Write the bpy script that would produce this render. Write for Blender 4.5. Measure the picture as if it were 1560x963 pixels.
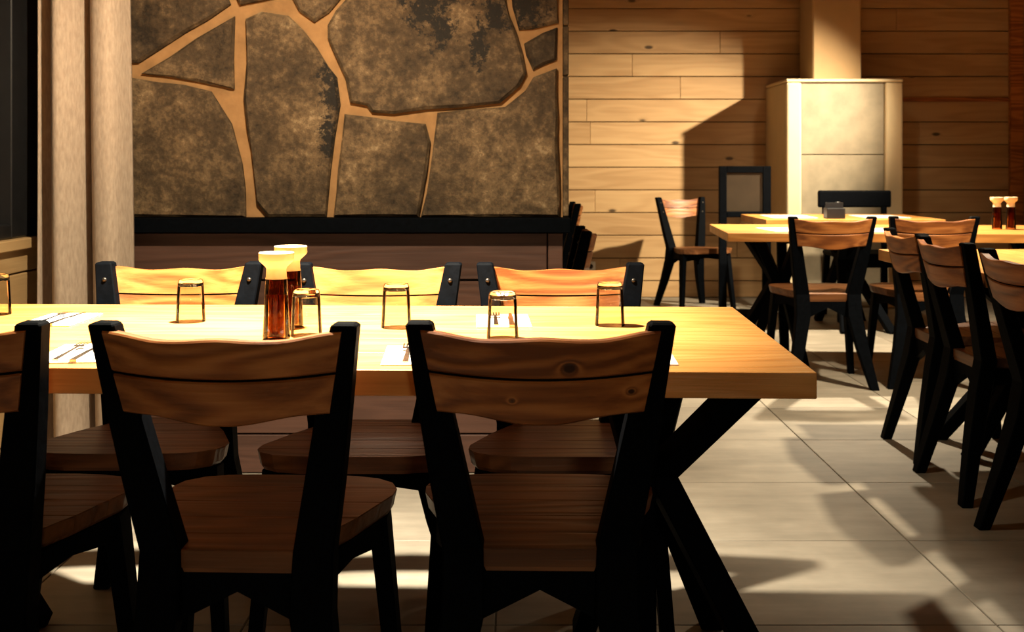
import bpy, bmesh, math, random
from mathutils import Vector, Matrix
random.seed(7)
for o in list(bpy.data.objects): bpy.data.objects.remove(o)
scene = bpy.context.scene
C = scene.collection
F, HOR, CAMH = 1700.0, 252.0, 1.10           # focal length in px, horizon row, eye height

# ------------------------------------------------------------------ camera, world, lights, exposure
cd = bpy.data.cameras.new('camera'); cam = bpy.data.objects.new('camera', cd); C.objects.link(cam)
cam.location = (0, 0, CAMH); cam.rotation_euler = (math.pi/2, 0, 0)
cd.sensor_width = 36; cd.lens = 36*F/1560; cd.shift_y = -(481.5-HOR)/1560
cd.clip_start = 0.05
cd.dof.use_dof = True; cd.dof.focus_distance = 2.45; cd.dof.aperture_fstop = 8.0
scene.camera = cam
w = bpy.data.worlds.new('world'); scene.world = w; w.use_nodes = True
w.node_tree.nodes['Background'].inputs[0].default_value = (0.02, 0.024, 0.03, 1)
w.node_tree.nodes['Background'].inputs[1].default_value = 0.3
vs = scene.view_settings
vs.view_transform = 'Standard'; vs.look = 'None'; vs.exposure = 0.0; vs.gamma = 1.0; vs.use_curve_mapping = False
WARM = (1.0, 0.83, 0.58)
def spot(name, loc, target, watts, angle, blend=0.6, size=0.04, col=WARM):
    l = bpy.data.lights.new(name, 'SPOT'); l.energy = watts; l.color = col
    l.spot_size = math.radians(angle); l.spot_blend = blend; l.shadow_soft_size = size
    o = bpy.data.objects.new(name, l); C.objects.link(o); o.location = loc
    o.rotation_euler = (Vector(target)-Vector(loc)).to_track_quat('-Z', 'Y').to_euler()
    return o
spot('lamp_main_table', (-0.46, 2.55, 2.15), (-0.46, 2.50, 0), 1150, 88, 1.0, 0.04, (1.0, 0.89, 0.70))
spot('lamp_main_glow', (-0.44, 2.55, 2.15), (-1.0, 3.6, 0.2), 215, 126, 0.7, 0.04, (1.0, 0.82, 0.56))
spot('lamp_side_table', (2.2, 4.5, 2.3), (2.2, 4.5, 0), 520, 112, 0.9)
spot('lamp_far_table', (1.9, 6.6, 2.35), (1.9, 6.5, 0), 900, 118, 0.9)
spot('lamp_wall_spot', (3.6, 7.1, 2.6), (0.45, 9.3, 0.30), 1600, 56, 0.95)
spot('lamp_hearth', (2.3, 7.3, 2.3), (2.5, 8.6, 0.9), 35, 75, 0.9)
spot('fill_behind', (0.4, -1.4, 1.45), (0.0, 2.0, 0.85), 46, 46, 0.9, 0.12)  # unseen fill light, added to brighten the near chair backs

# ------------------------------------------------------------------ materials
def mat(name):
    m = bpy.data.materials.new(name); m.use_nodes = True
    nt = m.node_tree
    return m, nt, nt.nodes['Principled BSDF']
def N(nt, t, **kw):
    n = nt.nodes.new(t)
    for k, v in kw.items(): setattr(n, k, v)
    return n
def math_n(nt, op, a, b=None, clamp=False):
    n = N(nt, 'ShaderNodeMath', operation=op); n.use_clamp = clamp
    for i, v in enumerate((a, b)):
        if v is None: continue
        if isinstance(v, (int, float)): n.inputs[i].default_value = v
        else: nt.links.new(v, n.inputs[i])
    return n.outputs[0]
def ramp(nt, fac, stops):
    r = N(nt, 'ShaderNodeValToRGB'); nt.links.new(fac, r.inputs[0])
    e = r.color_ramp.elements
    while len(e) < len(stops): e.new(0.5)
    for el, (p, c) in zip(e, stops): el.position = p; el.color = (*c, 1)
    return r.outputs[0]
def coords(nt, scale, rnd=True):
    tc = N(nt, 'ShaderNodeTexCoord'); mp = N(nt, 'ShaderNodeMapping'); mp.inputs['Scale'].default_value = scale
    src = tc.outputs['Object']
    if rnd:
        oi = N(nt, 'ShaderNodeObjectInfo'); cx = N(nt, 'ShaderNodeCombineXYZ')
        a = math_n(nt, 'MULTIPLY', oi.outputs['Random'], 37.0); b = math_n(nt, 'MULTIPLY', oi.outputs['Random'], 91.0)
        nt.links.new(a, cx.inputs[0]); nt.links.new(b, cx.inputs[1]); nt.links.new(b, cx.inputs[2])
        ad = N(nt, 'ShaderNodeVectorMath', operation='ADD'); nt.links.new(src, ad.inputs[0]); nt.links.new(cx.outputs[0], ad.inputs[1])
        src2 = ad.outputs[0]
    else: src2 = src
    nt.links.new(src2, mp.inputs[0])
    return mp.outputs[0], src
def noise(nt, vec, scale, detail=4, rough=0.55):
    n = N(nt, 'ShaderNodeTexNoise'); n.inputs['Scale'].default_value = scale
    n.inputs['Detail'].default_value = detail; n.inputs['Roughness'].default_value = rough
    nt.links.new(vec, n.inputs['Vector']); return n.outputs[0]
def bump(nt, bs, h, strength, dist=0.01):
    b = N(nt, 'ShaderNodeBump'); b.inputs['Strength'].default_value = strength; b.inputs['Distance'].default_value = dist
    nt.links.new(h, b.inputs['Height']); nt.links.new(b.outputs[0], bs.inputs['Normal'])
def wood(name, dark, mid, light, axis=0, rough=0.45, contrast=1.0, knots=(), knotty=0.0, ring=34.0, freq=1.0, spec=0.4):
    m, nt, bs = mat(name)
    sc = [7.0*freq]*3; sc[axis] = 0.9*freq
    v, raw = coords(nt, sc)
    n1 = noise(nt, v, 1.0, 2, 0.45)
    extra = None
    for (kx, ky, kz, r) in knots:
        d = N(nt, 'ShaderNodeVectorMath', operation='SUBTRACT'); nt.links.new(raw, d.inputs[0]); d.inputs[1].default_value = (kx, ky, kz)
        s = N(nt, 'ShaderNodeVectorMath', operation='MULTIPLY'); nt.links.new(d.outputs[0], s.inputs[0])
        f = [1.0, 0.25, 1.0]; f[axis] = 0.75; s.inputs[1].default_value = f
        ln = N(nt, 'ShaderNodeVectorMath', operation='LENGTH'); nt.links.new(s.outputs[0], ln.inputs[0])
        q = math_n(nt, 'DIVIDE', ln.outputs[1], r); q = math_n(nt, 'MULTIPLY', q, q)
        e = math_n(nt, 'DIVIDE', 1.0, math_n(nt, 'ADD', math_n(nt, 'MULTIPLY', q, q), 1.0))
        extra = e if extra is None else math_n(nt, 'MAXIMUM', extra, e)
    if knotty:
        sk = [3.4]*3; sk[axis] = 1.5
        vk, _ = coords(nt, sk)
        vo = N(nt, 'ShaderNodeTexVoronoi'); vo.inputs['Scale'].default_value = 1.0; nt.links.new(vk, vo.inputs['Vector'])
        q = math_n(nt, 'DIVIDE', vo.outputs['Distance'], 0.075*knotty); q = math_n(nt, 'MULTIPLY', q, q)
        e = math_n(nt, 'DIVIDE', 1.0, math_n(nt, 'ADD', math_n(nt, 'MULTIPLY', q, q), 1.0))
        extra = e if extra is None else math_n(nt, 'MAXIMUM', extra, e)
    base = n1
    if extra is not None: base = math_n(nt, 'ADD', n1, math_n(nt, 'MULTIPLY', extra, 0.16))
    rg = math_n(nt, 'SINE', math_n(nt, 'MULTIPLY', base, ring*2))
    sf = [90.0]*3; sf[axis] = 2.5
    vf, _ = coords(nt, sf)
    fine = noise(nt, vf, 1.0, 3, 0.6)
    t = math_n(nt, 'ADD', math_n(nt, 'MULTIPLY', rg, 0.17*contrast), math_n(nt, 'MULTIPLY', n1, 0.75))
    t = math_n(nt, 'ADD', t, math_n(nt, 'MULTIPLY', math_n(nt, 'SUBTRACT', fine, 0.5), 0.55*contrast))
    oi = N(nt, 'ShaderNodeObjectInfo')
    t = math_n(nt, 'ADD', t, math_n(nt, 'MULTIPLY', math_n(nt, 'SUBTRACT', oi.outputs['Random'], 0.5), 0.22))
    t = math_n(nt, 'ADD', t, 0.12, True)
    col = ramp(nt, t, [(0.12, dark), (0.5, mid), (0.9, light)])
    if extra is not None:
        mx = N(nt, 'ShaderNodeMix', data_type='RGBA')
        f = math_n(nt, 'MULTIPLY', math_n(nt, 'SUBTRACT', extra, 0.45), 2.2, True)
        nt.links.new(f, mx.inputs[0]); nt.links.new(col, mx.inputs[6]); mx.inputs[7].default_value = (*[c*0.22 for c in dark], 1)
        col = mx.outputs[2]
    nt.links.new(col, bs.inputs['Base Color'])
    bs.inputs['Roughness'].default_value = rough; bs.inputs['Specular IOR Level'].default_value = spec
    bump(nt, bs, math_n(nt, 'ADD', fine, math_n(nt, 'MULTIPLY', rg, 0.3)), 0.25, 0.004)
    return m
def plain(name, col, rough=0.5, spec=0.4, nscale=0, namp=0.15, bstr=0.0, metal=0.0):
    m, nt, bs = mat(name)
    bs.inputs['Roughness'].default_value = rough; bs.inputs['Specular IOR Level'].default_value = spec; bs.inputs['Metallic'].default_value = metal
    v, _ = coords(nt, (1, 1, 1))
    n = noise(nt, v, nscale or 12, 4)
    c = ramp(nt, n, [(0.25, tuple(x*(1-namp) for x in col)), (0.75, tuple(min(1, x*(1+namp)) for x in col))])
    nt.links.new(c, bs.inputs['Base Color'])
    if bstr: bump(nt, bs, n, bstr, 0.005)
    return m
M = {}
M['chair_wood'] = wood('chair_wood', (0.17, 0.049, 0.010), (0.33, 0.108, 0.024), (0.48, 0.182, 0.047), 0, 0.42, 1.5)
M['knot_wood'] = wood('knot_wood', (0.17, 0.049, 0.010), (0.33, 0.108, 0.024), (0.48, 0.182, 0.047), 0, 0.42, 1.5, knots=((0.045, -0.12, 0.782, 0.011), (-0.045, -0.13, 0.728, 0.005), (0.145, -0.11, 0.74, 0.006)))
M['shaded_seat_wood'] = wood('shaded_seat_wood', (0.085, 0.031, 0.010), (0.155, 0.060, 0.020), (0.24, 0.097, 0.034), 0, 0.4)  # seat wood darkened: shade under the tables is put into its colour
M['table_wood'] = wood('table_wood', (0.40, 0.15, 0.032), (0.58, 0.25, 0.060), (0.70, 0.35, 0.105), 0, 0.34, 0.8)
M['black'] = plain('black_stained_wood', (0.0013, 0.0019, 0.003), 0.7, 0.03, 60, 0.4, 0.15)
M['bolt'] = plain('bolt_metal', (0.06, 0.05, 0.04), 0.35, 0.5, 30, 0.1, 0, 0.8)
M['wall_wood'] = wood('wall_wood', (0.33, 0.19, 0.08), (0.46, 0.29, 0.135), (0.55, 0.37, 0.18), 0, 0.55, 0.55, knotty=0.8, ring=24, freq=0.8)
M['side_wood'] = wood('side_wall_wood', (0.33, 0.2, 0.085), (0.46, 0.3, 0.14), (0.55, 0.38, 0.19), 1, 0.55, 0.55, knotty=0.8, ring=24, freq=0.8)
M['brown_wood'] = wood('brown_panel_wood', (0.045, 0.019, 0.012), (0.075, 0.034, 0.022), (0.11, 0.05, 0.032), 0, 0.6, 0.7, knotty=0.6)
M['dark'] = plain('dark_gap', (0.012, 0.009, 0.006), 0.8, 0.1)
M['backing'] = plain('wall_backing', (0.06, 0.035, 0.015), 0.9, 0.1)
M['ceiling'] = plain('ceiling_boards', (0.22, 0.13, 0.06), 0.8, 0.1)
M['plaster'] = plain('hearth_plaster', (0.58, 0.47, 0.29), 0.75, 0.2, 6, 0.06, 0.1)
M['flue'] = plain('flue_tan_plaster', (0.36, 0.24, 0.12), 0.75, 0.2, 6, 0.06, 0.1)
M['hearth_panel'] = plain('hearth_stone_panel', (0.24, 0.20, 0.135), 0.6, 0.3, 9, 0.18, 0.1)
M['grout'] = plain('floor_grout', (0.13, 0.115, 0.09), 0.9, 0.1)
M['white'] = plain('white_paper', (0.78, 0.76, 0.7), 0.8, 0.2, 30, 0.03)
M['plastic'] = plain('socket_plastic', (0.75, 0.72, 0.65), 0.4, 0.4)
M['cap'] = plain('cream_cap', (0.80, 0.66, 0.42), 0.35, 0.4, 30, 0.03)
M['steel'] = plain('cutlery_steel', (0.55, 0.53, 0.5), 0.18, 0.5, 30, 0.05, 0, 1.0)
def stone_mat(name, stains=(), k=1.0):
    """mottled field stone; stains: lichen-black blotches (x, z, rx, rz) on this stone's own face"""
    m, nt, bs = mat(name)
    v, raw = coords(nt, (1, 1, 1))
    a = noise(nt, v, 4.0, 5, 0.6); b = noise(nt, v, 42.0, 6, 0.72); g = noise(nt, v, 13.0, 5, 0.7)
    t = math_n(nt, 'ADD', math_n(nt, 'MULTIPLY', a, 0.8), math_n(nt, 'MULTIPLY', math_n(nt, 'SUBTRACT', b, 0.5), 0.8))
    t = math_n(nt, 'ADD', t, math_n(nt, 'MULTIPLY', math_n(nt, 'SUBTRACT', g, 0.5), 0.75))
    oi = N(nt, 'ShaderNodeObjectInfo')
    t = math_n(nt, 'ADD', t, math_n(nt, 'MULTIPLY', math_n(nt, 'SUBTRACT', oi.outputs['Random'], 0.5), 0.10))
    t = math_n(nt, 'ADD', t, 0.10, True)
    col = ramp(nt, t, [(p, tuple(x*k for x in c)) for p, c in ((0.22, (0.018, 0.0115, 0.006)), (0.48, (0.066, 0.042, 0.021)), (0.66, (0.14, 0.090, 0.045)), (0.9, (0.36, 0.255, 0.14)))])
    if stains:
        f = None
        for (x, z, rx, rz) in stains:
            d = N(nt, 'ShaderNodeVectorMath', operation='SUBTRACT'); nt.links.new(raw, d.inputs[0]); d.inputs[1].default_value = (x, 0, z)
            sm = N(nt, 'ShaderNodeVectorMath', operation='MULTIPLY'); nt.links.new(d.outputs[0], sm.inputs[0]); sm.inputs[1].default_value = (1/rx, 0, 1/rz)
            ln = N(nt, 'ShaderNodeVectorMath', operation='LENGTH'); nt.links.new(sm.outputs[0], ln.inputs[0])
            e = math_n(nt, 'SUBTRACT', 1.0, ln.outputs[1])
            f = e if f is None else math_n(nt, 'MAXIMUM', f, e)
        n = math_n(nt, 'MULTIPLY', math_n(nt, 'SUBTRACT', noise(nt, v, 38, 5, 0.75), 0.5), 4.8)
        f = math_n(nt, 'MULTIPLY', math_n(nt, 'ADD', f, n), 2.2, True)
        mx = N(nt, 'ShaderNodeMix', data_type='RGBA'); nt.links.new(f, mx.inputs[0]); nt.links.new(col, mx.inputs[6]); mx.inputs[7].default_value = (0.014, 0.011, 0.008, 1)
        col = mx.outputs[2]
    nt.links.new(col, bs.inputs['Base Color']); bs.inputs['Roughness'].default_value = 0.75; bs.inputs['Specular IOR Level'].default_value = 0.25
    bump(nt, bs, math_n(nt, 'ADD', a, math_n(nt, 'MULTIPLY', b, 0.35)), 0.7, 0.02)
    return m
M['stone'] = stone_mat('field_stone')
M['dark_stone'] = stone_mat('dark_field_stone', (), 0.3)
M['mortar'] = plain('tan_mortar', (0.28, 0.155, 0.066), 0.9, 0.1, 14, 0.25, 0.5)
def tile_mat():
    m, nt, bs = mat('floor_tile')
    v, _ = coords(nt, (1, 1, 1)); vs_, _ = coords(nt, (1.2, 6, 1))
    a = noise(nt, v, 2.6, 5, 0.6); b = noise(nt, vs_, 2.0, 4, 0.6)
    oi = N(nt, 'ShaderNodeObjectInfo')
    t = math_n(nt, 'ADD', math_n(nt, 'MULTIPLY', a, 0.55), math_n(nt, 'MULTIPLY', b, 0.45))
    t = math_n(nt, 'ADD', t, math_n(nt, 'MULTIPLY', math_n(nt, 'SUBTRACT', oi.outputs['Random'], 0.5), 0.14), True)
    col = ramp(nt, t, [(0.3, (0.13, 0.114, 0.088)), (0.5, (0.205, 0.18, 0.14)), (0.72, (0.30, 0.265, 0.21))])
    nt.links.new(col, bs.inputs['Base Color']); bs.inputs['Roughness'].default_value = 0.55; bs.inputs['Specular IOR Level'].default_value = 0.3
    bump(nt, bs, a, 0.15, 0.004)
    return m
M['tile'] = tile_mat()
def cloth_mat():
    m, nt, bs = mat('curtain_cloth')
    v, _ = coords(nt, (120, 120, 30), False)
    n = noise(nt, v, 1.0, 3)
    c = ramp(nt, n, [(0.3, (0.36, 0.28, 0.215)), (0.7, (0.49, 0.39, 0.30))])
    nt.links.new(c, bs.inputs['Base Color']); bs.inputs['Roughness'].default_value = 0.9; bs.inputs['Specular IOR Level'].default_value = 0.1
    bump(nt, bs, n, 0.2, 0.002); return m
M['curtain'] = cloth_mat()
def glass_mat(name, col, ior=1.45):
    """thin-walled glass: clear straight-through pane with a Fresnel gloss"""
    m, nt, bs = mat(name); nt.nodes.remove(bs)
    out = nt.nodes['Material Output']
    v, _ = coords(nt, (1, 1, 1)); n = noise(nt, v, 20, 2)
    c = ramp(nt, n, [(0.3, tuple(x*0.97 for x in col)), (0.7, col)])
    tr = N(nt, 'ShaderNodeBsdfTransparent'); gl = N(nt, 'ShaderNodeBsdfGlossy'); gl.inputs['Roughness'].default_value = 0.02
    fr = N(nt, 'ShaderNodeFresnel'); fr.inputs['IOR'].default_value = ior
    mx = N(nt, 'ShaderNodeMixShader'); nt.links.new(c, tr.inputs[0])
    nt.links.new(fr.outputs[0], mx.inputs[0]); nt.links.new(tr.outputs[0], mx.inputs[1]); nt.links.new(gl.outputs[0], mx.inputs[2]); nt.links.new(mx.outputs[0], out.inputs[0])
    return m
def solid_glass(name, col):
    m, nt, bs = mat(name)
    v, _ = coords(nt, (1, 1, 1)); c = ramp(nt, noise(nt, v, 20, 2), [(0.3, tuple(x*0.97 for x in col)), (0.7, col)]); nt.links.new(c, bs.inputs['Base Color'])
    bs.inputs['Transmission Weight'].default_value = 1.0; bs.inputs['Roughness'].default_value = 0.0; bs.inputs['IOR'].default_value = 1.45
    return m
M['glass'] = glass_mat('clear_glass', (0.97, 0.96, 0.93), 1.22)
M['solid_glass'] = solid_glass('solid_clear_glass', (0.98, 0.97, 0.94))
M['amber'] = glass_mat('amber_glass', (0.80, 0.48, 0.25))
M['syrup'] = plain('brown_sauce', (0.16, 0.035, 0.008), 0.15, 0.5, 40, 0.4)
M['night_glass'] = plain('night_window_glass', (0.004, 0.007, 0.006), 0.05, 0.6)
M['black_metal'] = plain('black_metal', (0.012, 0.012, 0.013), 0.4, 0.4, 30, 0.2)
M['dark_panel'] = plain('dark_brown_panel', (0.03, 0.02, 0.011), 0.5, 0.2)

# ------------------------------------------------------------------ mesh helpers
def tag(o, label=None, cat=None, group=None, kind=None):
    if label: o['label'] = label
    if cat: o['category'] = cat
    if group: o['group'] = group
    if kind: o['kind'] = kind
    return o
def obj(name, bm, m, parent=None, smooth=False):
    me = bpy.data.meshes.new(name); bmesh.ops.recalc_face_normals(bm, faces=bm.faces[:]); bm.to_mesh(me); bm.free()
    if smooth:
        for p in me.polygons: p.use_smooth = True
        if smooth == 'auto': me.set_sharp_from_angle(angle=math.radians(38))
    me.materials.append(M[m] if isinstance(m, str) else m)
    o = bpy.data.objects.new(name, me); C.objects.link(o)
    if parent: o.parent = parent
    return o
def empty(name, loc=(0, 0, 0), rz=0):
    o = bpy.data.objects.new(name, None); C.objects.link(o); o.location = loc; o.rotation_euler.z = rz
    o.empty_display_size = 0.1; return o
def hexa(bm, p, bev=0.0, seg=1):
    """box from 8 corners: 4 bottom (ccw) then 4 top"""
    vs = [bm.verts.new(q) for q in p]
    fs = [bm.faces.new([vs[i] for i in f]) for f in ((3, 2, 1, 0), (4, 5, 6, 7), (0, 1, 5, 4), (1, 2, 6, 5), (2, 3, 7, 6), (3, 0, 4, 7))]
    if bev:
        es = list({e for f in fs for e in f.edges})
        bmesh.ops.bevel(bm, geom=es, offset=bev, segments=seg, affect='EDGES', profile=0.5)
def box(bm, x0, x1, y0, y1, z0, z1, bev=0.0, seg=1):
    hexa(bm, [(x0, y0, z0), (x1, y0, z0), (x1, y1, z0), (x0, y1, z0), (x0, y0, z1), (x1, y0, z1), (x1, y1, z1), (x0, y1, z1)], bev, seg)
def B(*a, **k):
    bm = bmesh.new(); box(bm, *a, **k); return bm
def bar(bm, a, b, wa, da, wb=None, db=None, side=(1, 0, 0), bev=0.0):
    """tapered bar from a to b, w along side, d along the other normal"""
    a, b = Vector(a), Vector(b); t = (b-a).normalized(); s = Vector(side); s = (s-t*s.dot(t)).normalized(); n = t.cross(s)
    wb = wa if wb is None else wb; db = da if db is None else db
    def ring(c, w, d): return [c-s*w/2-n*d/2, c+s*w/2-n*d/2, c+s*w/2+n*d/2, c-s*w/2+n*d/2]
    hexa(bm, ring(a, wa, da)+ring(b, wb, db), bev)
def lathe(bm, prof, n=32, closed=False):
    rings = []
    for (r, z) in prof:
        if r < 1e-6: rings.append([bm.verts.new((0, 0, z))])
        else: rings.append([bm.verts.new((r*math.cos(2*math.pi*i/n), r*math.sin(2*math.pi*i/n), z)) for i in range(n)])
    pairs = list(zip(rings[:-1], rings[1:]))
    if closed: pairs.append((rings[-1], rings[0]))
    for a, b in pairs:
        for i in range(n):
            j = (i+1) % n
            if len(a) == 1 and len(b) == 1: break
            if len(a) == 1: bm.faces.new([a[0], b[i], b[j]])
            elif len(b) == 1: bm.faces.new([a[i], a[j], b[0]])
            else: bm.faces.new([a[i], a[j], b[j], b[i]])
def prism(bm, pts, y_back, y_front, bev):
    """outline in xz, from y_back to y_front (towards -y), front edge rounded off by inset"""
    n = len(pts)
    cx = sum(p[0] for p in pts)/n; cz = sum(p[1] for p in pts)/n
    def inset(p, d):
        v = Vector((cx-p[0], cz-p[1])); v = v.normalized()*d; return p[0]+v.x, p[1]+v.y
    rb = [bm.verts.new((p[0], y_back, p[1])) for p in pts]
    r1 = [bm.verts.new((p[0], y_front+bev, p[1])) for p in pts]
    r2 = [bm.verts.new((inset(p, bev*1.1)[0], y_front+random.uniform(-0.002, 0.002), inset(p, bev*1.1)[1])) for p in pts]
    for a, b in ((rb, r1), (r1, r2)):
        for i in range(n): bm.faces.new([a[i], a[(i+1) % n], b[(i+1) % n], b[i]])
    bm.faces.new(r2)
    bmesh.ops.triangulate(bm, faces=[f for f in bm.faces if len(f.verts) > 4])

# ------------------------------------------------------------------ room shell
XL, XR, YB, YF, ZC = -1.70, 4.30, -1.6, 9.30, 2.95
fl = obj('floor', B(XL-0.1, XR+0.1, YB-0.1, YF+0.1, -0.08, -0.004), 'grout')
tag(fl, 'grey stone tiled floor of the dining room', 'floor', kind='structure')
tile_me = None
TX, TY = 0.6, 0.6
ix0 = math.floor((XL-1.16)/TX); iy0 = math.floor((YB-3.87)/TY)
for i in range(ix0, 12):
    for j in range(iy0, 14):
        x0, x1 = max(XL, 1.16+i*TX), min(XR, 1.16+(i+1)*TX); y0, y1 = max(YB, 3.87+j*TY), min(YF, 3.87+(j+1)*TY)
        if x1-x0 < 0.03 or y1-y0 < 0.03: continue
        full = abs(x1-x0-TX) < 1e-4 and abs(y1-y0-TY) < 1e-4
        g = 0.002
        if full and tile_me:
            o = bpy.data.objects.new('floor_tile', tile_me); C.objects.link(o); o.parent = fl
        else:
            hx, hy = (x1-x0)/2-g, (y1-y0)/2-g
            o = obj('floor_tile', B(-hx, hx, -hy, hy, -0.012, 0.0, bev=0.0015), 'tile', fl)
            if full: tile_me = o.data
        o.location = ((x0+x1)/2, (y0+y1)/2, 0)
tag(obj('ceiling', B(XL-0.1, XR+0.1, YB-0.1, YF+0.1, ZC, ZC+0.1), 'ceiling'), 'brown boarded ceiling over the dining room', 'ceiling', kind='structure')
wb = tag(obj('wall_back', B(XL-0.1, XR+0.1, YF+0.012, YF+0.12, 0, ZC), 'backing'), 'far wall clad in honey coloured horizontal planks', 'wall', kind='structure')
PH = 0.189
z = 1.084-6*PH
row = 0
splits = {4: 0.69, 7: 0.65, 3: 1.9, 5: 2.6, 8: 0.62, 1: 0.9, 9: 1.4, 10: 1.0, 12: 3.2}
while z < ZC:
    z0, z1 = max(0.0, z), min(ZC, z+PH)
    if z1-z0 > 0.02:
        cuts = [XL, XR]
        if row in splits: cuts.insert(1, splits[row])
        else: cuts.insert(1, random.uniform(1.6, 3.4))
        for a, b in zip(cuts[:-1], cuts[1:]):
            o = obj('wall_plank', B(-(b-a)/2+0.001, (b-a)/2-0.001, -0.012, 0.012, -(z1-z0)/2+0.0035, (z1-z0)/2-0.0035, bev=0.003), 'wall_wood', wb)
            o.location = ((a+b)/2, YF, (z0+z1)/2)
    z += PH; row += 1
tag(obj('wall_right', B(XR, XR+0.1, YB, YF, 0, ZC), 'wall_wood'), 'plank clad right wall out of view', 'wall', kind='structure')
tag(obj('wall_front', B(XL, XR, YB-0.1, YB, 0, ZC), 'wall_wood'), 'plank clad wall behind the viewer', 'wall', kind='structure')
# left wall with the night window
wl = tag(obj('wall_left', B(XL-0.12, XL-0.014, YB, YF, 0, 0.80), 'backing'), 'left wall of pale planks below the dark window', 'wall', kind='structure')
zz = 0.0
for h in (0.16, 0.19, 0.19, 0.19, 0.10):
    for a, b in ((YB, 1.2), (1.2, 4.3), (4.3, YF)):
        o = obj('wall_plank', B(-0.012, 0.012, -(b-a)/2+0.001, (b-a)/2-0.001, -h/2+0.003, h/2-0.003, bev=0.003), 'side_wood', wl)
        o.location = (XL-0.004, (a+b)/2, zz+h/2)
    zz += h
obj('upper_panel', B(XL-0.12, XL-0.0, 4.12, YF, 0.83, ZC), 'side_wood', wl)
obj('upper_panel', B(XL-0.12, XL-0.0, YB, -0.4, 0.83, ZC), 'side_wood', wl)
obj('upper_panel', B(XL-0.12, XL-0.0, -0.4, 4.12, 2.3, ZC), 'side_wood', wl)
win = tag(empty('window_1', (XL, 3.0, 0.85)), 'dark night window in a black frame beside the curtain', 'window', kind='structure')
def wpart(name, y0, y1, z0, z1, m, x0=-0.06, x1=0.005, bev=0.004):
    return obj(name, B(x0, x1, y0-3.0, y1-3.0, z0-0.85, z1-0.85, bev=bev), m, win)
wpart('frame', 3.78, 4.12, 0.852, 2.3, 'black_metal'); wpart('frame', -0.4, -0.2, 0.852, 2.3, 'black_metal')
wpart('frame', -0.2, 3.78, 0.852, 0.90, 'black_metal'); wpart('frame', -0.2, 3.78, 2.22, 2.3, 'black_metal'); wpart('frame', 1.75, 1.83, 0.90, 2.22, 'black_metal')
wpart('pane', 1.83, 3.78, 0.90, 2.22, 'night_glass', -0.045, -0.035, 0); wpart('pane', -0.2, 1.75, 0.90, 2.22, 'night_glass', -0.045, -0.035, 0)
wpart('sill', -0.42, 4.02, 0.812, 0.85, 'side_wood', -0.08, 0.035)

# ------------------------------------------------------------------ stone partition
PD = 4.0
K = PD/F
wp = tag(obj('wall_middle', B(XL, 0.182, PD+0.012, PD+0.13, 0.0, ZC), 'mortar'), 'stone faced partition with tan mortar above a brown boarded base', 'wall', kind='structure')
def outl(px, jit=0.006, seg=0.085):
    """traced stone outline (in the trace's own units) to metres on the partition face, with chipped edges"""
    P = [((x-780)*K, CAMH-(y-HOR)*K) for x, y in px]
    out = []
    for i in range(len(P)):
        a, b = Vector(P[i]), Vector(P[(i+1) % len(P)])
        n = max(1, int((b-a).length/seg))
        for k in range(n):
            q = a.lerp(b, k/n)
            j = jit if k else jit*0.4
            out.append((min(0.184, max(XL, q.x+random.uniform(-j, j))), max(0.916, q.y+random.uniform(-j, j))))
    return out
S = [
 [(40, -120), (300, -110), (352, 6), (212, 96), (40, 102)],
 [(215, 112), (300, 58), (357, 24), (356, 90), (356, 136), (300, 124)],
 [(40, 116), (200, 118), (322, 138), (352, 190), (368, 250), (375, 333), (40, 333)],
 [(374, 30), (400, 18), (440, 24), (462, 46), (482, 72), (500, 100), (514, 118), (518, 160), (511, 210), (504, 262), (497, 333), (410, 333), (392, 310), (386, 240), (377, 196), (372, 150), (378, 90)],
 [(318, -118), (420, -120), (432, -6), (398, 2), (366, 8)],
 [(442, -8), (436, -120), (560, -120), (528, -14), (502, 20), (478, 34), (456, 18)],
 [(500, 38), (512, 16), (540, -14), (640, -40), (764, -30), (774, 20), (784, 44), (795, 80), (802, 112), (792, 132), (762, 158), (700, 163), (650, 166), (600, 174), (566, 172), (560, 162), (534, 156), (526, 118), (510, 82), (500, 58)],
 [(576, -120), (760, -120), (764, -44), (640, -54), (556, -26)],
 [(776, -120), (850, -120), (850, 34), (812, 44), (790, 46), (780, 10)],
 [(798, 66), (826, 50), (849, 42), (849, 92), (826, 100), (812, 107), (802, 84)],
 [(812, 118), (849, 104), (851, 333), (642, 333), (652, 290), (660, 230), (666, 172), (704, 168), (770, 163), (800, 138)],
 [(526, 174), (570, 178), (600, 184), (648, 188), (656, 216), (652, 260), (644, 300), (638, 333), (508, 333), (514, 260), (522, 210)],
]
y = -134
random.seed(3)
for r, hgt in enumerate((170, 190, 180)):         # stones above, up to the ceiling
    x = 40
    while x < 850:
        wd = random.uniform(130, 230); x2 = min(850, x+wd)
        if 850-x2 < 70: x2 = 850
        s = random.uniform(-18, 18)
        S.append([(x, y), (x2-10, y-random.uniform(0, 8)), (x2-10+(0 if x2 == 850 else s), y-hgt+14), (x+random.uniform(-8, 8), y-hgt+12+random.uniform(-6, 6))])
        x = x2+2
    y -= hgt
STAIN = {3: [(508, 135, 22, 62), (502, 205, 16, 40)], 6: [(648, 10, 34, 42), (672, 50, 22, 30), (756, 24, 20, 30), (730, 70, 14, 40), (700, -20, 60, 24)], 8: [(800, 10, 34, 40)]}
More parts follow.
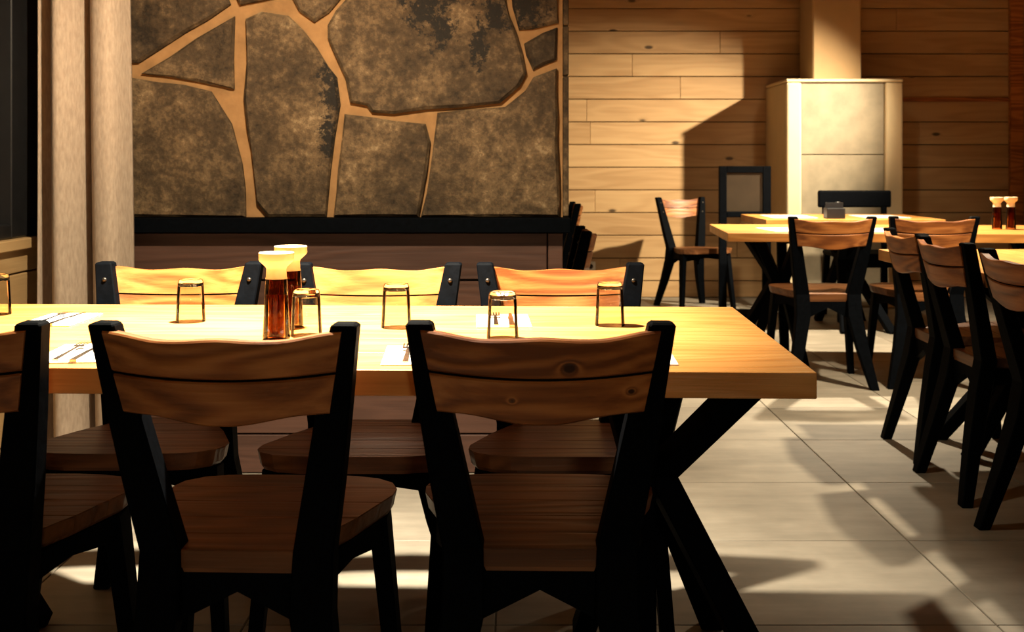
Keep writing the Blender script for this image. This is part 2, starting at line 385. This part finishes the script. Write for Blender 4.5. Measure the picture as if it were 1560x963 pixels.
for k, px in enumerate(S):
    bm = bmesh.new(); d = random.uniform(-0.006, 0.006)
    P = outl(px)
    P = [(a, min(b, ZC-0.005)) for a, b in P]
    cx = sum(a for a, b in P)/len(P); cz = sum(b for a, b in P)/len(P)
    prism(bm, [(a-cx, b-cz) for a, b in P], 0.03, -0.012+d, 0.010)
    st = STAIN.get(k)
    if k == 9: mm = M['dark_stone']
    elif st: mm = stone_mat('stained_field_stone', [((x-780)*K-cx, CAMH-(y-HOR)*K-cz, rx*K, rz*K) for x, y, rx, rz in st])
    else: mm = M['stone']
    o = obj('stone', bm, mm, wp); o.location = (cx, PD, cz)
# narrow dressed edge stones on the partition's right corner
for a, b in ((0.917, 1.42), (1.425, 1.60), (1.605, 2.2), (2.205, ZC-0.005)):
    o = obj('stone', B(-0.010, 0.010, -0.008, 0.06, -(b-a)/2, (b-a)/2, bev=0.003), 'stone', wp); o.location = (0.194, PD+0.02, (a+b)/2)
obj('ledge', B(XL, 0.207, PD-0.075, PD+0.15, 0.862, 0.914, bev=0.003), 'black', wp)
# brown boarded base
for a, b in ((0.004, 0.138), (0.144, 0.412), (0.418, 0.686), (0.694, 0.858)):
    for x0, x1 in ((XL, 0.125), (0.128, 0.182)):
        o = obj('base_board', B(-(x1-x0)/2+0.001, (x1-x0)/2-0.001, -0.014, 0.014, -(b-a)/2, (b-a)/2, bev=0.002), 'brown_wood', wp)
        o.location = ((x0+x1)/2, PD-0.004, (a+b)/2)
obj('base_backing', B(XL, 0.182, PD+0.008, PD+0.0118, 0, 0.862), 'dark', wp)

# ------------------------------------------------------------------ trims on the far wall, socket
tag(obj('trim_1', B(4.13, 4.24, YF-0.06, YF-0.013, 0, ZC, bev=0.004), 'chair_wood'), 'upright orange wood trim at the far right of the plank wall', 'trim', kind='structure')
tag(obj('trim_2', B(3.06, 4.128, YF-0.035, YF-0.013, 1.63, 1.665, bev=0.003), 'chair_wood'), 'thin orange wood rail across the planks right of the fireplace', 'trim', kind='structure')
so = tag(empty('wall_socket', (0.652, YF-0.013, 0.26)), 'small white power socket low on the plank wall', 'socket')
obj('cover_plate', B(-0.042, 0.042, -0.009, 0, -0.04, 0.04, bev=0.003), 'plastic', so)
bm = bmesh.new(); lathe(bm, [(0.0, 0.0), (0.019, 0.0), (0.022, 0.003), (0.022, 0.004), (0, 0.004)], 20)
o = obj('outlet', bm, M['dark_panel'], so); o.rotation_euler.x = math.pi/2; o.location = (0, -0.0085, 0)

# ------------------------------------------------------------------ fireplace
fp = tag(empty('fireplace', (2.56, 8.6, 0)), 'pale plastered fireplace with grey centre panel and square flue', 'fireplace')
fy = YF-0.02-8.6
obj('body', B(-0.45, 0.45, 0.03, fy, 0.0, 1.74, bev=0.01), 'plaster', fp)
obj('pilaster', B(-0.45, -0.33, -0.02, 0.05, 0.0, 1.74, bev=0.02, seg=3), 'plaster', fp)
obj('pilaster', B(0.31, 0.45, -0.02, 0.05, 0.0, 1.74, bev=0.02, seg=3), 'plaster', fp)
for a, b in ((0.02, 0.6), (0.605, 1.18), (1.185, 1.738)):
    obj('stone_panel', B(-0.328, 0.308, 0.005, 0.04, a, b, bev=0.003), 'hearth_panel', fp)
obj('cap_slab', B(-0.45, 0.45, -0.02, fy, 1.741, 1.765, bev=0.006), 'plaster', fp)
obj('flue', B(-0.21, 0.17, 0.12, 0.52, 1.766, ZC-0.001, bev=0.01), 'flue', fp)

# ------------------------------------------------------------------ curtain
bm = bmesh.new()
cols = []
nx, nz = 70, 24
for i in range(nx+1):
    u = i/nx; c = []
    for k in range(nz+1):
        v = k/nz; zc = 0.02+v*2.55
        sp = 1.0+0.06*(1-v)
        x = -1.64+u*0.29*sp+0.02*(1-v)*u
        ph = u*2*math.pi*2.2
        yy = 3.83+0.062*math.sin(ph-0.4+0.25*math.sin(v*3))+0.009*math.sin(ph*2.3+1.0+0.5*v)
        c.append(bm.verts.new((x+0.012*math.cos(ph), yy, zc)))
    cols.append(c)
for i in range(nx):
    for k in range(nz): bm.faces.new([cols[i][k], cols[i+1][k], cols[i+1][k+1], cols[i][k+1]])
cu = tag(empty('curtain', (0, 0, 0)), 'long grey beige curtain hanging in folds beside the dark window', 'curtain')
o = obj('curtain_cloth', bm, 'curtain', cu, smooth=True)
s = o.modifiers.new('thick', 'SOLIDIFY'); s.thickness = 0.004
bm = bmesh.new(); bar(bm, (-1.69, 3.835, 2.59), (-1.22, 3.835, 2.59), 0.025, 0.025, side=(0, 0, 1), bev=0.005); obj('curtain_rod', bm, 'black_metal', cu)

# ------------------------------------------------------------------ chairs
SEAT = [(-0.02, 0.098), (0.0, 0.104), (0.14, 0.172), (0.27, 0.219), (0.31, 0.221), (0.345, 0.208), (0.372, 0.175), (0.385, 0.130), (0.39, 0.08)]
def half(yv):
    for (a, wa), (b, wb_) in zip(SEAT[:-1], SEAT[1:]):
        if a <= yv <= b: return wa+(wb_-wa)*(yv-a)/(b-a)
    return SEAT[-1][1]
def yoff(z): return -0.09*((z-0.45)/0.40) if z > 0.45 else -0.10*((0.45-z)/0.45)
def post_bm(s, foot=0.0):
    sec = [(0.0, 0.225, 0.183, 0.036), (0.20, 0.186, 0.127, 0.045), (0.36, 0.163, 0.092, 0.052), (0.46, 0.162, 0.094, 0.052), (0.58, 0.181, 0.118, 0.047), (0.70, 0.197, 0.142, 0.044), (0.845, 0.2150, 0.172, 0.040), (0.85, 0.2115, 0.1755, 0.034)]
    bm = bmesh.new(); prev = None
    for (z, o_, i_, t) in sec:
        yc = yoff(z)
        r = [bm.verts.new((s*a, b, z)) for a, b in ((i_, yc-t/2), (o_, yc-t/2), (o_, yc+t/2), (i_, yc+t/2))]
        if prev:
            for k in range(4): bm.faces.new([prev[k], prev[(k+1) % 4], r[(k+1) % 4], r[k]])
        else: bm.faces.new(r[::-1])
        prev = r
    bm.faces.new(prev)
    bmesh.ops.recalc_face_normals(bm, faces=bm.faces[:])
    es = [e for e in bm.edges if e.is_manifold and e.calc_face_angle(0) > 0.9]
    bmesh.ops.bevel(bm, geom=es, offset=0.003, segments=1, affect='EDGES')
    return bm
def board_bm(lo, hi, wtop=0.192, wbot=0.164, thin=1.0):
    """curved back board; lo/hi: z as functions of u"""
    bm = bmesh.new(); n = 24; rows = []
    for i in range(n+1):
        u = -1+2*i/n; zl, zh = lo(u), hi(u)
        r = []
        for (z, side) in ((zl, 0), (zl+0.003, -1), (zh-0.003, -1), (zh, 0), (zh, 1), (zl, 1)):
            hw = wbot+(wtop-wbot)*(z-0.69)/0.155
            yc = yoff(z)-0.013-0.032*(1-u*u)
            t = {0: -0.009, -1: -0.0125, 1: 0.0115}[side]*thin
            r.append(bm.verts.new((u*hw, yc+t, z)))
        rows.append(r)
    for a, b in zip(rows[:-1], rows[1:]):
        for k in range(6): bm.faces.new([a[k], a[(k+1) % 6], b[(k+1) % 6], b[k]])
    bm.faces.new(rows[0]); bm.faces.new(rows[-1][::-1])
    return bm
def ss(a, b, x):
    t = min(1, max(0, (x-a)/(b-a))); return t*t*(3-2*t)
def strip_bm(y0, y1, z0, z1, ins=0.0, bev=0.002):
    """one seat plank: the seat outline between y0 and y1"""
    ys = [y0]+[a for a, _ in SEAT if y0+0.004 < a < y1-0.004]+[y1]
    rise = lambda yv: 0.012*(yv/0.39)
    bm = bmesh.new()
    pts = [(half(a)-ins, a) for a in ys]; pts = pts+[(-x, a) for x, a in reversed(pts)]
    lo = [bm.verts.new((x*0.97, a, z0+rise(a))) for x, a in pts]; hi = [bm.verts.new((x, a, z1+rise(a))) for x, a in pts]
    n = len(pts)
    for i in range(n): bm.faces.new([lo[i], lo[(i+1) % n], hi[(i+1) % n], hi[i]])
    bm.faces.new(lo[::-1]); f = bm.faces.new(hi)
    bmesh.ops.recalc_face_normals(bm, faces=bm.faces[:])
    if bev: bmesh.ops.bevel(bm, geom=list(f.edges), offset=bev, segments=2, affect='EDGES')
    return bm
def rail_bm(p0, p1, t, top0, bot0, topm, botm):
    """rail from p0 to p1 (xy) with a notched (inverted V) lower edge"""
    bm = bmesh.new(); p0, p1 = Vector((*p0, 0)), Vector((*p1, 0)); d = (p1-p0).normalized(); nrm = Vector((-d.y, d.x, 0))*t/2
    A = []
    for k, (tp, bt) in ((0, (top0, bot0)), (0.5, (topm, botm)), (1, (top0, bot0))):
        q = p0.lerp(p1, k)
        A.append([bm.verts.new(q+sg*nrm+Vector((0, 0, zz))) for sg, zz in ((-1, bt), (1, bt), (1, tp), (-1, tp))])
    for a, b in zip(A[:-1], A[1:]):
        for k in range(4): bm.faces.new([a[k], a[(k+1) % 4], b[(k+1) % 4], b[k]])
    bm.faces.new(A[0]); bm.faces.new(A[-1][::-1])
    return bm
def make_chair(wood_m='chair_wood'):
    t = empty('dining_chair')
    for s in (-1, 1):
        p = obj('back_post', post_bm(s), 'black', t)
        for zb in (0.806, 0.735):
            bm = bmesh.new(); lathe(bm, [(0.0, 0.004), (0.004, 0.0035), (0.0062, 0.001), (0.0062, -0.004), (0, -0.004)], 10)
            b = obj('bolt', bm, 'bolt', p, smooth=True); b.rotation_euler.x = -math.pi/2+0.22
            b.location = (s*(0.168+(zb-0.70)*0.17), yoff(zb)+0.0215, zb)
        bm = bmesh.new(); bar(bm, (s*0.188, 0.30, 0.428), (s*0.222, 0.345, 0.0), 0.036, 0.062, 0.030, 0.036, side=(1, 0, 0), bev=0.003)
        obj('front_leg', bm, 'black', t)
        obj('side_rail', rail_bm((s*0.118, 0.028), (s*0.186, 0.272), 0.026, 0.425, 0.375, 0.427, 0.392), 'black', t)
    obj('rear_rail', rail_bm((-0.122, -0.004), (0.122, -0.004), 0.028, 0.424, 0.330, 0.424, 0.392), 'black', t)
    obj('front_rail', rail_bm((-0.17, 0.302), (0.17, 0.302), 0.024, 0.432, 0.375, 0.432, 0.400), 'black', t)
    st = obj('seat', strip_bm(-0.018, 0.386, 0.4245, 0.432, 0.006, 0), 'shaded_seat_wood', t)
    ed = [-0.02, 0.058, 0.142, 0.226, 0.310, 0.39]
    for a, b in zip(ed[:-1], ed[1:]): obj('seat_plank', strip_bm(a+0.0003, b-0.0003, 0.432, 0.462, 0, 0.0015), 'shaded_seat_wood', st)
    top = lambda u: 0.838-0.013*(1-ss(0.45, 1.0, abs(u)))+0.004*math.exp(-(u/0.22)**2)
    seam = lambda u: 0.770-0.008*(1-u*u)
    bot = lambda u: 0.700-0.010*(1-ss(0.1, 0.75, abs(u)))-0.003*math.cos(3*u)
    obj('back_board', board_bm(lambda u: seam(u)+0.0022, top), wood_m, t, smooth='auto')
    obj('back_board', board_bm(bot, lambda u: seam(u)-0.0022), wood_m, t, smooth='auto')
    obj('seam_strip', board_bm(lambda u: seam(u)-0.006, lambda u: seam(u)+0.006, thin=0.45), 'black', t)
    return t
def copy_tree(o, parent=None):
    c = o.copy(); C.objects.link(c); c.parent = parent
    for ch in list(o.children): copy_tree(ch, c)
    return c
proto = make_chair()
used = [False]
def chair(x, yv, rz, label, group):
    t = copy_tree(proto) if used[0] else proto
    used[0] = True
    t.location = (x, yv, 0); t.rotation_euler.z = math.radians(rz)
    return tag(t, label, 'chair', group)
G1, G2 = 'chairs at the front table', 'chairs at the back tables'
kc = make_chair('knot_wood'); kc.location = (0.047, 1.878, 0); kc.rotation_euler.z = math.radians(-1)
tag(kc, 'wooden chair with a dark knot in its backrest, nearest the front table end', 'chair', G1)
chair(-0.455, 1.870, -2, 'wooden chair with back to viewer, in front of the sauce bottles', G1)
chair(-0.962, 1.878, 0, 'wooden chair cut off by the left edge of the photo, near side of front table', G1)
chair(-0.862, 2.81, 180, 'far side chair of the front table beside the grey curtain', G1)
chair(-0.344, 2.785, 180, 'middle far side chair of the front table behind the sauce bottles', G1)
chair(0.124, 2.785, 180, 'far side chair of the front table at its open end, facing the viewer', G1)
chair(1.57, 5.56, 0, 'chair with orange lit backrest at the left end of the far table, back to viewer', G2)
chair(2.08, 5.57, -5, 'chair with orange lit backrest second along the far table, back to viewer', G2)
chair(1.56, 3.80, -90, 'chair seen from behind in shade, middle of the row along the right table', G2)
chair(1.60, 4.29, -92, 'chair seen from behind in shade, farthest of the row along the right table', G2)
chair(1.53, 3.18, -88, 'chair cut off by the right photo edge, nearest of the right table row', G2)
chair(1.36, 8.74, 200, 'lone chair standing against the plank wall, facing the room', G2)
chair(0.195, 4.44, 90, 'chair seen edge on just beyond the right end of the stone partition', G2)
chair(0.335, 7.50, 92, 'more distant chair seen edge on beyond the stone partition', G2)

# ------------------------------------------------------------------ tables
def leg_set(t, px, py, out, R):
    """four kinked black legs meeting at a hub, the outer pair splayed wide, the inner pair steep"""
    c = Vector((px, py, 0.46))
    for sx in (-1, 1):
        for sy in (-1, 1):
            o_ = sx*out > 0
            up = Vector((px, py, 0.70))+R @ Vector((sx*(0.15 if o_ else 0.05), sy*0.25, 0)); dn = Vector((px, py, 0.0))+R @ Vector((sx*(0.235 if o_ else 0.08), sy*0.32, 0))
            q = c+R @ Vector((sx*0.016, sy*0.02, 0)); bm = bmesh.new()
            bar(bm, q, up, 0.052, 0.052, side=(1, 0, 0), bev=0.003); bar(bm, q+Vector((0, 0, 0.012)), dn, 0.056, 0.056, 0.05, 0.05, side=(1, 0, 0), bev=0.003)
            obj('leg', bm, 'black', t)
def make_table(x, yv, rz, L, W, ped, label, nplank=5, spin=0.0, boards_axis=None):
    """origin: right near corner at floor level; top runs towards -x and +y"""
    t = tag(empty('dining_table', (x, yv, 0), math.radians(rz)), label, 'table', 'plank topped dining tables')
    pw = W/nplank
    for k in range(nplank):
        o = obj('top_plank', B(-L/2, L/2, -pw/2+0.0004, pw/2-0.0004, -0.0225, 0.0225, bev=0.0022, seg=2), 'table_wood', t)
        o.location = (-L/2, (k+0.5)*pw, 0.7275)
    for px in ped:
        c = Vector((px, W/2, 0.46)); out = 1 if px > -L/2 else -1; R = Matrix.Rotation(spin*out, 3, 'Z')
        leg_set(t, px, W/2, out, R)
        obj('hub', B(px-0.045, px+0.045, W/2-0.045, W/2+0.045, 0.415, 0.505, bev=0.006), 'black', t)
        obj('top_cleat', B(px-0.05, px+0.05, 0.12, W-0.12, 0.688, 0.7045, bev=0.003), 'black', t)
    return t
make_table(0.515, 1.883, -2.0, 2.12, 0.875, (-0.25, -1.80), 'long plank topped table with black crossed legs in the foreground', 5, math.radians(8))
make_table(3.25, 5.62, -4, 2.14, 0.88, (-1.80, -0.4), 'far plank topped table with black crossed legs before the fireplace', 5)
make_table(2.80, 7.20, 0, 1.16, 0.80, (-0.55,), 'small brightly lit table behind the far table', 4)
tb = make_table(1.56, 2.90, 90, 1.78, 0.85, (), 'plank topped table at the right photo edge beside a row of chairs', 5)
# turn it so that its length runs away from the viewer
tb.location = (1.53, 2.88, 0); tb.rotation_euler.z = math.radians(-90)
for px in (-0.40, -1.38):
    leg_set(tb, px, 0.50, 1 if px > -0.8 else -1, Matrix.Identity(3))
    obj('hub', B(px-0.045, px+0.045, 0.455, 0.545, 0.415, 0.505, bev=0.006), 'black', tb)

# ------------------------------------------------------------------ black chair behind the small table
bc = tag(empty('black_chair', (2.53, 8.02, 0), math.radians(180)), 'all black chair between the small table and the fireplace', 'chair')
obj('backrest', B(-0.27, 0.27, -0.245, -0.21, 0.79, 0.915, bev=0.012, seg=2), 'black', bc)
for s in (-1, 1):
    bm = bmesh.new(); bar(bm, (s*0.21, -0.2, 0.45), (s*0.22, -0.235, 0.9), 0.04, 0.03, bev=0.004); obj('back_post', bm, 'black', bc)
    bm = bmesh.new(); bar(bm, (s*0.21, -0.2, 0.45), (s*0.225, -0.24, 0.0), 0.045, 0.04, bev=0.004); obj('rear_leg', bm, 'black', bc)
    bm = bmesh.new(); bar(bm, (s*0.21, 0.17, 0.44), (s*0.225, 0.2, 0.0), 0.045, 0.045, bev=0.004); obj('front_leg', bm, 'black', bc)
obj('seat', B(-0.24, 0.24, -0.22, 0.22, 0.445, 0.48, bev=0.012, seg=2), 'black', bc)
obj('front_rail', B(-0.2, 0.2, 0.15, 0.18, 0.38, 0.445, bev=0.003), 'black', bc)

# ------------------------------------------------------------------ black framed stand by the fireplace
sd = tag(empty('framed_stand', (1.71, 8.2, 0)), 'black framed dark panel on slim legs left of the fireplace', 'stand')
obj('panel', B(-0.135, 0.135, -0.005, 0.012, 0.76, 1.05, bev=0.002), 'dark_panel', sd)
for s in (-1, 1):
    obj('post', B(-0.19 if s < 0 else 0.13, -0.135 if s < 0 else 0.19, -0.02, 0.02, 0.0, 1.095, bev=0.004), 'black', sd)
obj('rail', B(-0.135, 0.13, -0.02, 0.02, 1.045, 1.095, bev=0.004), 'black', sd)
obj('rail', B(-0.135, 0.13, -0.02, 0.02, 0.72, 0.76, bev=0.004), 'black', sd)
obj('foot', B(-0.2, 0.2, -0.16, 0.16, 0.0, 0.025, bev=0.004), 'black', sd)

# ------------------------------------------------------------------ tableware
TZ = 0.75
def make_bottle():
    t = empty('sauce_bottle')
    bm = bmesh.new()
    lathe(bm, [(0, 0.0), (0.0255, 0.0), (0.0275, 0.003), (0.0270, 0.012), (0.0228, 0.100), (0.0212, 0.122), (0.0192, 0.122), (0.0205, 0.100), (0.0246, 0.012), (0.0235, 0.007), (0, 0.006)], 36)
    obj('glass_body', bm, 'amber', t, smooth='auto')
    bm = bmesh.new(); lathe(bm, [(0, 0.0065), (0.023, 0.0075), (0.0242, 0.012), (0.0211, 0.088), (0.0208, 0.092), (0, 0.0915)], 30)
    obj('sauce', bm, 'syrup', t, smooth='auto')
    bm = bmesh.new()
    lathe(bm, [(0, 0.1222), (0.0222, 0.1222), (0.0206, 0.126), (0.0198, 0.142), (0.0212, 0.146), (0.034, 0.158), (0.0352, 0.161), (0.0352, 0.174), (0.034, 0.1755), (0.0325, 0.1755), (0.031, 0.173), (0, 0.173)], 36)
    obj('cap', bm, 'cap', t, smooth='auto')
    return t
pb = make_bottle(); pb.location = (-0.474, 2.245, TZ); tag(pb, 'nearer amber sauce bottle with cream flared cap, beside an upturned glass', 'bottle', 'sauce bottles')
def more_bottle(x, yv, label):
    b = copy_tree(pb); b.location = (x, yv, TZ); b['label'] = label
more_bottle(-0.480, 2.42, 'amber sauce bottle half hidden behind the nearer bottle on the front table')
more_bottle(2.66, 6.12, 'left one of the two sauce bottles on the far table')
more_bottle(2.745, 6.14, 'right one of the two sauce bottles on the far table')
def make_glass():
    t = empty('drinking_glass')      # upturned tumbler: rim on the table, thick base on top
    bm = bmesh.new(); lathe(bm, [(0.0318, 0.0), (0.0326, 0.001), (0.0284, 0.080), (0.0270, 0.080), (0.0312, 0.001)], 40, closed=True)
    obj('glass_wall', bm, 'glass', t, smooth='auto')
    bm = bmesh.new(); lathe(bm, [(0, 0.0785), (0.020, 0.0785), (0.0262, 0.0795), (0.0284, 0.0802), (0.0276, 0.089), (0.0255, 0.0940), (0.022, 0.0950), (0.012, 0.0925), (0, 0.0915)], 40)
    obj('glass_base', bm, 'solid_glass', t, smooth='auto')
    return t
g0 = make_glass()
GL = [(-0.250, 2.41, 'upturned clear glass in front of the middle far side chair'),
      (-0.019, 2.262, 'upturned clear glass with cutlery showing through, just above the knotted chair back'),
      (0.214, 2.44, 'upturned clear glass nearest the open table end, casting a ring shadow'),
      (-0.424, 2.30, 'upturned clear glass right beside the sauce bottles'),
      (-0.72, 2.50, 'upturned clear glass in the glare left of the sauce bottles'),
      (-1.21, 2.62, 'upturned clear glass at the far left end of the front table')]
for k, (x, yv, lb) in enumerate(GL):
    g = g0 if k == 0 else copy_tree(g0)
    g.location = (x, yv, TZ); tag(g, lb, 'glass', 'upturned drinking glasses')
def napkin(x, yv, rz, label, w_=0.12, d_=0.20):
    o = obj('paper_napkin', B(-w_/2, w_/2, -d_/2, d_/2, 0, 0.003, bev=0.001), 'white'); o.location = (x, yv, TZ); o.rotation_euler.z = math.radians(rz)
    return tag(o, label, 'napkin', 'paper napkins')
def fork_bm():
    bm = bmesh.new()
    bar(bm, (0, -0.09, 0.002), (0, 0.035, 0.004), 0.011, 0.0025, 0.006, 0.0025, side=(1, 0, 0))
    box(bm, -0.011, 0.011, 0.035, 0.055, 0.003, 0.0055)
    for k in (-1.5, -0.5, 0.5, 1.5): box(bm, k*0.0062-0.0016, k*0.0062+0.0016, 0.055, 0.092, 0.0035, 0.0055)
    return bm
def knife_bm():
    bm = bmesh.new(); bar(bm, (0, -0.1, 0.002), (0, 0.0, 0.003), 0.013, 0.004, 0.010, 0.003, side=(1, 0, 0)); bar(bm, (0, 0.0, 0.0025), (0.002, 0.1, 0.0025), 0.014, 0.0015, 0.006, 0.001, side=(1, 0, 0)); return bm
fm = obj('fork', fork_bm(), 'steel'); km = obj('knife', knife_bm(), 'steel')
def cutlery(x, yv, rz, where, first=False):
    for src, dx, nm in ((fm, -0.017, 'fork'), (km, 0.017, 'knife')):
        o = src if first else src.copy()
        if not first: C.objects.link(o)
        a = math.radians(rz); o.location = (x+dx*math.cos(a), yv+dx*math.sin(a), TZ+0.0032); o.rotation_euler.z = a
        tag(o, 'steel %s lying on the napkin %s' % (nm, where), nm, 'cutlery on napkins')
PL = [(-0.175, 2.05, 3, 'between the two near chair backs'), (0.235, 2.05, -2, 'behind the right post of the knotted chair'),
      (-0.80, 2.07, 4, 'beside the near left chair post'), (-0.02, 2.50, 2, 'behind the upturned glass with the reflected cutlery'),
      (-1.02, 2.52, 0, 'at the dim left end of the front table')]
for k, (x, yv, rz, wh) in enumerate(PL):
    napkin(x, yv, rz, 'white paper napkin lying '+wh); cutlery(x, yv, rz, wh, k == 0)
napkin(1.50, 6.05, 5, 'white paper sheet on the far table left of its chair', 0.26, 0.36)
napkin(1.98, 6.0, 0, 'white paper sheet on the far table between its two chairs', 0.26, 0.36)
napkin(1.88, 7.6, 0, 'white paper sheet at the left of the small lit table', 0.30, 0.40)
napkin(2.50, 7.6, 0, 'white paper sheet at the right of the small lit table', 0.30, 0.40)
cy = tag(empty('condiment_caddy', (2.12, 7.34, TZ)), 'small black condiment holder on the small lit table', 'caddy')
obj('tray', B(-0.06, 0.06, -0.045, 0.045, 0, 0.07, bev=0.004), 'black_metal', cy)
obj('divider', B(-0.058, 0.058, -0.003, 0.003, 0.07, 0.105, bev=0.001), 'black_metal', cy)
bm = bmesh.new(); lathe(bm, [(0, 0.07), (0.02, 0.07), (0.02, 0.10), (0.014, 0.11), (0, 0.112)], 16); o = obj('pot', bm, 'black_metal', cy, smooth='auto'); o.location = (0.03, 0.02, 0)
